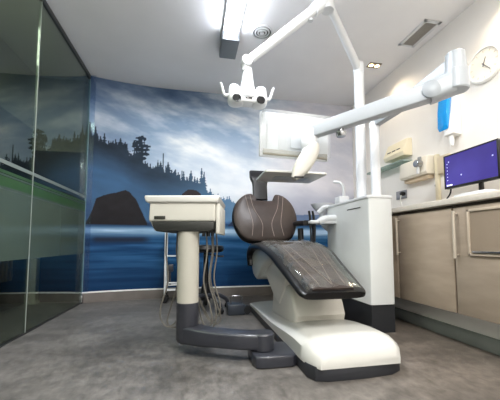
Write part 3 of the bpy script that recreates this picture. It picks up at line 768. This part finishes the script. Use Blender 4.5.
# spittoon bowl and cup filler behind the tower
bm = newbm(); lathe(bm, [(.0, 0), (.03, 0), (.04, .03), (.09, .075), (.11, .11), (.115, .12), (.105, .12), (.08, .085), (.04, .04), (0, .03)], (1.30, 2.80, .935), 30); obj('spittoon_bowl', bm, mat('bowl_glass', (225, 227, 234), .15), t)
bm = newbm(); tube(bm, [(1.32, 2.68, .80), (1.31, 2.78, .86), (1.30, 2.80, .93)], .04, 14, 4); obj('bowl_support', bm, M_white, t)
bm = newbm(); tube(bm, [(1.29, 2.64, 1.01), (1.24, 2.66, 1.0), (1.20, 2.68, .955)], .02, 10, 4); obj('cup_filler', bm, M_white, t)
# assistant tray with suction handpieces
bm = newbm(); prism(bm, [(1.299, 2.50), (1.10, 2.50), (1.055, 2.53), (1.055, 2.66), (1.12, 2.70), (1.299, 2.70)], .835, .868, 'Z', .012, 3)
tube(bm, [(1.299, 2.52, .89), (1.20, 2.52, .88), (1.13, 2.52, .85)], .03, 12, 4)
obj('assistant_tray', bm, M_white, t)
bm = newbm(); tube(bm, [(1.12, 2.60, .84), (1.12, 2.60, .50), (1.20, 2.60, .35), (1.30, 2.60, .30)], .02, 10, 5); obj('tray_arm', bm, M_dark, t)
for k, (x, y) in enumerate(((1.07, 2.56), (1.105, 2.56))):
    bm = newbm(); tube(bm, [(x, y, .80), (x-.004, y, .90), (x-.018, y-.01, .955)], .013, 12, r2=.010)
    tube(bm, [(x, y, .80), (x+.004, y, .66), (x+.03, y+.02, .52), (x+.1, y+.03, .42), (1.30, y+.02, .44)], .008, 8, 6); obj('suction_hose', bm, M_black, t)

# ---- lamp: pole, arm, spring arm, head
t = thing('dental_lamp', 'white dental operating lamp on a tall pole with a two-part jointed arm', 'lamp', (1.405, 2.25, 1.022))
bm = newbm(); tube(bm, [(1.405, 2.25, 1.0225), (1.405, 2.25, 2.15)], .042, 24); lathe(bm, [(.042, 0), (.046, .005), (.046, .03), (.034, .045), (0, .05)], (1.405, 2.25, 2.13), 24); obj('pole', bm, M_white, t)
J1 = Vector((1.405, 2.25, 2.185)); J2 = Vector((.955, 1.93, 2.455)); J3 = Vector((.375, 2.04, 1.975))
bm = newbm(); beam(bm, J1-Vector((0, 0, .02)), Vector((1.0, 1.96, 2.44)), .055, .075, .05, .06, .02); lathe(bm, [(.04, -.04), (.044, -.03), (.044, .03), (.036, .04), (0, .042)], J1-Vector((0, 0, .0)), 22); obj('lower_arm', bm, M_white, t)
bm = newbm(); lathe(bm, [(.0, -.07), (.045, -.07), (.05, -.06), (.05, .045), (.042, .055), (0, .055)], J2+Vector((.015, .01, 0)), 22); obj('elbow', bm, M_white, t)
bm = newbm(); beam(bm, J2, J2+(J3-J2)*.16, .075, .09, .075, .085, .02); beam(bm, J2+(J3-J2)*.15, J3+(J2-J3)*.05, .06, .07, .052, .058, .018)
tube(bm, [J2+(J3-J2)*.2+Vector((0, 0, -.05)), J2+(J3-J2)*.2+Vector((0, 0, -.065))], .018, 12)
obj('upper_arm', bm, M_white, t)
RY = Matrix.Rotation(PI/2, 4, 'X')
bm = newbm(); lathe(bm, [(0, -.04), (.036, -.04), (.04, -.034), (.04, .034), (.036, .04), (0, .04)], J3, 22, RY)
lathe(bm, [(0, 0), (.03, 0), (.03, -.05), (0, -.05)], J3+Vector((-.005, 0, -.02)), 18)
obj('knuckle', bm, M_white, t)
hd = Vector((.382, 2.045, 0))
bm = newbm(); secs = []
for z, w, th in ((1.93, .030, .030), (1.90, .034, .034), (1.85, .040, .036), (1.79, .048, .040), (1.745, .060, .05), (1.715, .075, .06), (1.70, .075, .06)):
    secs.append([(hd.x+a, hd.y+b_, z) for a, b_ in rrect(w*2, th*2, th*.7)])
loft(bm, secs); obj('lamp_neck', bm, M_white, t, sharp=60)
for s in (-1, 1):
    bm = newbm(); cxx = hd.x+s*.088
    secs = []
    for z, w, dd_, o in ((1.79, .022, .03, -.012), (1.78, .034, .045, -.010), (1.755, .045, .055, -.005), (1.72, .054, .062, 0), (1.68, .058, .062, .002), (1.66, .054, .060, .004), (1.652, .042, .05, .004)):
        secs.append([(cxx+s*o*-1+a, hd.y-.0+b_, z) for a, b_ in rrect(w*2, dd_*2, min(w, dd_)*.85, 5)])
    loft(bm, secs); lh = obj('lamp_pod', bm, M_white, t, sharp=60)
    bm = newbm(); tl = Matrix.Rotation(math.radians(78), 4, 'X')
    lathe(bm, [(.0, .0), (.030, .0), (.032, .004), (.030, .010), (0, .008)], (cxx-s*.002, hd.y-.058, 1.672), 24, tl); obj('lens', bm, M_lens, lh)
    bm = newbm(); tube(bm, [(cxx+s*.045, hd.y, 1.72), (cxx+s*.07, hd.y, 1.712), (cxx+s*.085, hd.y, 1.73), (cxx+s*.097, hd.y-.005, 1.77), (cxx+s*.108, hd.y-.01, 1.80)], .012, 12, 6, r2=.009)
    obj('grip_handle', bm, M_white, t)
bm = newbm(); box(bm, hd.x-.07, hd.x+.07, hd.y-.055, hd.y+.05, 1.658, 1.705, .012)
obj('lamp_bridge', bm, M_white, t)
bm = newbm(); box(bm, hd.x-.025, hd.x+.025, hd.y-.060, hd.y-.0545, 1.678, 1.690, .001); obj('sensor_window', bm, M_lens, t)

# ---- monitor arm: second pole, lower arm, big elbow, upper arm, panel, tray
t = thing('monitor_arm', 'heavy white jointed arm on a short pole carrying a screen and tray', 'swing arm', (1.45, 2.12, 1.022))
P2 = Vector((1.455, 2.125, 0))
bm = newbm(); tube(bm, [(P2.x, P2.y, 1.0225), (P2.x, P2.y, 1.60)], .038, 24); lathe(bm, [(.038, 0), (.034, .01), (.034, .02), (.042, .03), (.042, .06), (.036, .07), (0, .07)], (P2.x, P2.y, 1.575), 24); obj('pole', bm, M_white, t)
EL = Vector((1.575, 1.47, 1.70))
bm = newbm(); beam(bm, Vector((P2.x, P2.y+.02, 1.63)), Vector((EL.x, EL.y, 1.745)), .06, .06, .075, .12, .015); obj('lower_arm', bm, M_arm, t)
bm = newbm(); lathe(bm, [(0, -.125), (.060, -.125), (.066, -.118), (.064, .0), (.058, .004), (.058, .008), (.052, .110), (.047, .116), (0, .116)], EL+Vector((0, 0, .01)), 30); obj('elbow', bm, M_arm, t)
AE = Vector((.86, 2.0, 1.475)); d = (AE-EL)
def near(p): return p
bm = newbm(); beam(bm, EL+Vector((0, 0, -.06))+d*.02, EL+Vector((0, 0, -.06))+d*.17, .115, .13, .11, .13, .03)
S0 = EL+Vector((0, 0, -.06))+d*.12
beam(bm, S0, AE, .085, .112, .07, .092, .010)
obj('upper_arm', bm, M_arm, t)
side = d.cross(Vector((0, 0, 1))).normalized(); 
if side.y > 0: side = -side
Rz = Vector((0, 0, 1)).rotation_difference(side).to_matrix().to_4x4()
bm = newbm(); lathe(bm, [(0, 0), (.056, 0), (.056, .012), (.05, .016), (0, .017)], EL+Vector((0, 0, -.06))+d*.15+side*.040, 28, Rz); obj('joint_cap', bm, mat('cap_grey', (146, 152, 158), .35), t)
kb = S0+(AE-S0)*.74; bm = newbm(); lathe(bm, [(.0, -.105), (.030, -.10), (.036, -.085), (.036, -.07), (.02, -.06), (.02, -.03), (0, -.03)], kb+Vector((0, 0, -.002)), 18); obj('knob', bm, M_chrome, t)
# joint under the arm end
bm = newbm(); lathe(bm, [(.0, -.10), (.055, -.10), (.06, -.09), (.06, .03), (.05, .045), (0, .046)], (.845, 2.02, 1.455), 24)
loft(bm, [[(.845+a, 2.02+b_, z) for a, b_ in rrect(w, w*.8, w*.3)] for z, w in ((1.37, .10), (1.33, .12), (1.29, .10))])
obj('head_joint', bm, M_white, t, sharp=50)
# oval stalk down to tray
PA_, PB_ = (0.807, 1.818, 1.314), (0.648, 1.815, 1.076)
bm = newbm(); pA = Vector(PA_); pB = Vector(PB_); ax = (pB-pA).normalized(); sd = Vector((.981, -.1925, 0)); sd = (sd-ax*sd.dot(ax)).normalized(); nr = ax.cross(sd).normalized()
secs = []
for f in np.linspace(-.02, 1, 15):
    w = .056*math.sqrt(max(.12, 1-(2*f-.95)**2*.9)); c0 = pA+(pB-pA)*f
    secs.append([c0+sd*a+nr*b_ for a, b_ in rrect(w*2, .05, .02)])
loft(bm, secs); obj('stalk', bm, mat('stalk_grey', (178, 176, 168), .4), t, sharp=60)
bm = newbm(); box(bm, -.03, .03, -.006, .006, -.006, .006, .002, M=Matrix.Translation((0.664, 1.765, 1.079)) @ Matrix.Rotation(-.2, 4, 'Z')); obj('latch', bm, M_black, t)
# the tray
bm = newbm(); prism(bm, [(.50, 2.29), (.495, 1.99), (.51, 1.975), (.95, 1.975), (.965, 1.99), (.96, 2.29), (.945, 2.305), (.515, 2.305)], 1.155, 1.172, 'Z', .006); tr_ = obj('tray', bm, M_steel, t)
bm = newbm(); box(bm, .60, .86, 2.08, 2.20, 1.149, 1.1545, .002); obj('tray_bracket', bm, M_arm, tr_)
# screen (seen from its white rear), turned slightly
pc = Vector((.785, 2.165, 1.49)); yaw = math.radians(2); RM = Matrix.Translation(pc) @ Matrix.Rotation(yaw, 4, 'Z') @ Matrix.Rotation(math.radians(1.0), 4, 'Y')
def pbox(bm, a, b_, c, d_, e, f, bev=.004): box(bm, a, b_, c, d_, e, f, bev, 2, RM)
bm = newbm(); pbox(bm, -.288, .280, -.012, .02, -.175, .175, .008); scr = obj('screen_panel', bm, M_white, t)
bm = newbm()
for q in ((-.275, .275, -.165, -.120), ): pbox(bm, q[0]+.01, q[1]-.01, -.026, -.0125, q[2], q[3], .004)
obj('lower_rail', bm, mat('rail_grey', (150, 146, 132), .4), scr)
bm = newbm(); pbox(bm, -.05, .17, -.034, -.0125, -.10, .10, .01); obj('mount_plate', bm, M_white, scr)
bm = newbm(); pbox(bm, -.24, -.225, -.018, -.0125, -.115, .16, .002); pbox(bm, -.14, -.07, -.018, -.0125, -.115, .16, .002); obj('rib', bm, mat('rib_white', (206, 208, 210), .4), scr)
bm = newbm(); pbox(bm, -.285, .285, -.040, -.0385, -.155, .185, 0); bgo = obj('clear_bag', bm, M_bag, scr)
for q in ((-.268, .168), (.262, -.165), (.262, .168)):
    bm = newbm(); lathe(bm, [(0, .0), (.006, .0), (.006, .006), (0, .007)], RM @ Vector((q[0], -.0125, q[1])), 10, Matrix.Rotation(PI/2, 4, 'X')); obj('screw', bm, M_chrome, scr)

# ================================================================== THINGS BEHIND THE CHAIR
t = thing('dentist_stool', 'low black dentist stool on a five-legged base behind the cream column', 'stool', (.13, 2.98, 0))
sx_, sy_ = .14, 2.99
bm = newbm(); lathe(bm, [(0, .565), (.12, .565), (.165, .575), (.178, .60), (.17, .63), (.12, .642), (0, .64)], (sx_, sy_, 0), 32); obj('seat', bm, M_rim, t)
bm = newbm(); tube(bm, [(sx_, sy_, .12), (sx_, sy_, .566)], .025, 14); lathe(bm, [(.045, .10), (.05, .2), (.03, .26), (0, .26)], (sx_, sy_, 0), 18); obj('gas_lift', bm, M_black, t)
bm = newbm(); tube(bm, [(sx_+.02, sy_-.02, .55), (sx_+.12, sy_-.05, .53), (sx_+.17, sy_-.06, .53)], .008, 8, 4); obj('lever', bm, M_black, t)
for k in range(5):
    a = math.radians(-56+72*k); c_, s_ = math.cos(a), math.sin(a)
    bm = newbm(); tube(bm, [(sx_+.02*c_, sy_+.02*s_, .15), (sx_+.12*c_, sy_+.12*s_, .145), (sx_+.21*c_, sy_+.21*s_, .10), (sx_+.235*c_, sy_+.235*s_, .062)], .024, 12, 5, r2=.018); lg = obj('leg', bm, M_dark, t)
    bm = newbm(); lathe(bm, [(0, -.022), (.022, -.022), (.028, -.015), (.028, .015), (.022, .022), (0, .022)], (sx_+.235*c_, sy_+.235*s_, .0285), 16, Matrix.Rotation(a, 4, 'Z') @ Matrix.Rotation(PI/2, 4, 'X')); obj('caster', bm, M_rubber, lg)

t = thing('instrument_trolley', 'slim white tubular trolley on casters standing behind the cream column', 'trolley', (-.17, 3.40, 0))
def TX(x, y, z): return (-.285+x, 3.42+y, z)
bm = newbm()
for x in (0, .26):
    for y in (0, .17): tube(bm, [TX(x, y, .09), TX(x, y, .80)], .011, 10)
for z in (.80, .79): tube(bm, [TX(0, 0, z), TX(.26, 0, z), TX(.26, .17, z), TX(0, .17, z), TX(0, 0, z)], .009, 8)
for z in (.14, .22): tube(bm, [TX(0, 0, z), TX(.26, 0, z)], .009, 8)
obj('frame', bm, M_white, t)
for z in (.52, .20):
    bm = newbm(); box(bm, -.285, -.025, 3.42, 3.59, z-.012, z, .003); obj('shelf', bm, M_white, t)
bm = newbm(); box(bm, -.255, -.20, 3.43, 3.5, .34, .42, .008); tube(bm, [TX(.05, .03, .2), TX(.05, .03, .36)], .012, 8); obj('motor_box', bm, M_dark, t)
for x in (0, .26):
    for y in (0, .17):
        bm = newbm(); lathe(bm, [(0, -.02), (.026, -.02), (.034, -.012), (.034, .012), (.026, .02), (0, .02)], TX(x, y, .0345), 18, Matrix.Rotation(PI/2, 4, 'X')); box(bm, -.285+x-.014, -.285+x+.014, 3.42+y-.026, 3.42+y+.026, .066, .092, .004); obj('caster', bm, M_rubber, t)

t = thing('foot_control', 'small dark foot control box with a wire bail on the floor behind the chair', 'foot control', (.44, 2.76, 0))
bm = newbm(); box(bm, .33, .49, 2.72, 2.86, 0.0, .10, .012); obj('housing', bm, mat('pedal_dark', (50, 56, 66), .4), t)
bm = newbm(); tube(bm, [(.36, 2.74, .10), (.355, 2.74, .16), (.37, 2.74, .175), (.44, 2.74, .175), (.46, 2.74, .16), (.46, 2.74, .10)], .005, 8); obj('bail', bm, M_chrome, t)
bm = newbm(); lathe(bm, [(0, -.02), (.035, -.02), (.04, 0), (.035, .02), (0, .02)], (.512, 2.74, .045), 18, Matrix.Rotation(PI/2, 4, 'X')); obj('pedal', bm, M_rubber, t)

# radiator and post in the corridor behind the glass
t = thing('corridor_radiator', 'brown ribbed radiator low in the corridor behind the glass', 'radiator', (-1.7, 3.0, 0))
bm = newbm()
for k in range(12): box(bm, -1.76, -1.68, 2.55+k*.06, 2.592+k*.06, .30, .56, .012)
obj('rib', bm, mat('radiator_brown', (150, 124, 88), .5), t)
bm = newbm(); box(bm, -1.74, -1.70, 2.5, 3.3, .33, .36); box(bm, -1.74, -1.70, 2.5, 3.3, .50, .53); box(bm, -1.778, -1.72, 2.56, 2.59, .33, .36); box(bm, -1.778, -1.72, 3.2, 3.23, .33, .36); obj('pipe', bm, mat('radiator_brown', (150, 124, 88), .5), t)
bm = newbm(); box(bm, -1.73, -1.65, 3.62, 3.70, 0, .60, .004); box(bm, -1.74, -1.64, 3.61, 3.71, 0, .03, .003)
tag(obj('corridor_post', bm, mat('post_white', (205, 205, 195), .6), loc=(-1.69, 3.66, 0)), 'short white post seen through the lower part of the glass partition', 'post')

# ================================================================== LIGHTS
def area(name, loc, size, power, col=(1, 1, 1), rot=(0, 0, 0), sy=None, spread=None):
    l = bpy.data.lights.new(name, 'AREA'); l.energy = power; l.color = col; l.size = size
    if sy: l.shape = 'RECTANGLE'; l.size_y = sy
    if spread: l.spread = spread
    o = bpy.data.objects.new(name, l); C.objects.link(o); o.location = loc; o.rotation_euler = rot; return o
def spot(name, loc, power, col, ang, tgt, blend=.6, r=.03):
    l = bpy.data.lights.new(name, 'SPOT'); l.energy = power; l.color = col; l.spot_size = math.radians(ang); l.spot_blend = blend; l.shadow_soft_size = r
    o = bpy.data.objects.new(name, l); C.objects.link(o); o.location = loc
    o.rotation_euler = (Vector(tgt)-Vector(loc)).to_track_quat('-Z', 'Y').to_euler(); return o
area('tube_light', (.325, 1.95, 2.49), .14, 34, (.96, .98, 1), sy=1.1)
area('fill_rear', (.5, -.3, 2.56), .3, 75, (1, .98, .95), sy=1.2)  # added fill behind the camera, a supposed second fixture out of view
area('fill_right', (1.7, .4, 2.56), .2, 22, (1, .94, .86), sy=.8)  # added warm fill out of view on the right
area('fill_left', (-.6, .2, 2.56), .3, 24, (1, .96, .9), sy=.9)  # added unseen fill to brighten the cabinet doors and plinth
area('corridor_fill', (-1.5, 1.6, 2.56), .3, 58, (1, .98, .9), sy=1.2)  # added fill that lifts the space behind the glass, source unseen
spot('spot_light', (1.93, 2.79, 2.58), 14, (1, .82, .6), 120, (2.1, 2.7, 1.2))
spot('spot_light', (1.95, 1.5, 2.58), 16, (1, .84, .64), 120, (2.1, 1.5, 1.2))
w = bpy.data.worlds.new('world'); SC.world = w; w.use_nodes = True
w.node_tree.nodes['Background'].inputs[0].default_value = (.8, .85, .9, 1); w.node_tree.nodes['Background'].inputs[1].default_value = .2

# ================================================================== CAMERA
cd = bpy.data.cameras.new('camera'); cam = bpy.data.objects.new('camera', cd); C.objects.link(cam)
cd.sensor_width = 36; cd.lens = 36*296/500; cd.shift_y = (243-200-296*math.tan(math.radians(4)))/500
cam.location = (0, 0, .66); cam.rotation_euler = (math.radians(94), 0, -math.radians(11.1)); cd.clip_start = .05
SC.camera = cam
SC.view_settings.view_transform = 'Standard'; SC.view_settings.look = 'None'; SC.view_settings.exposure = 0
for o in SC.objects:
    if '_org' in o: del o['_org']
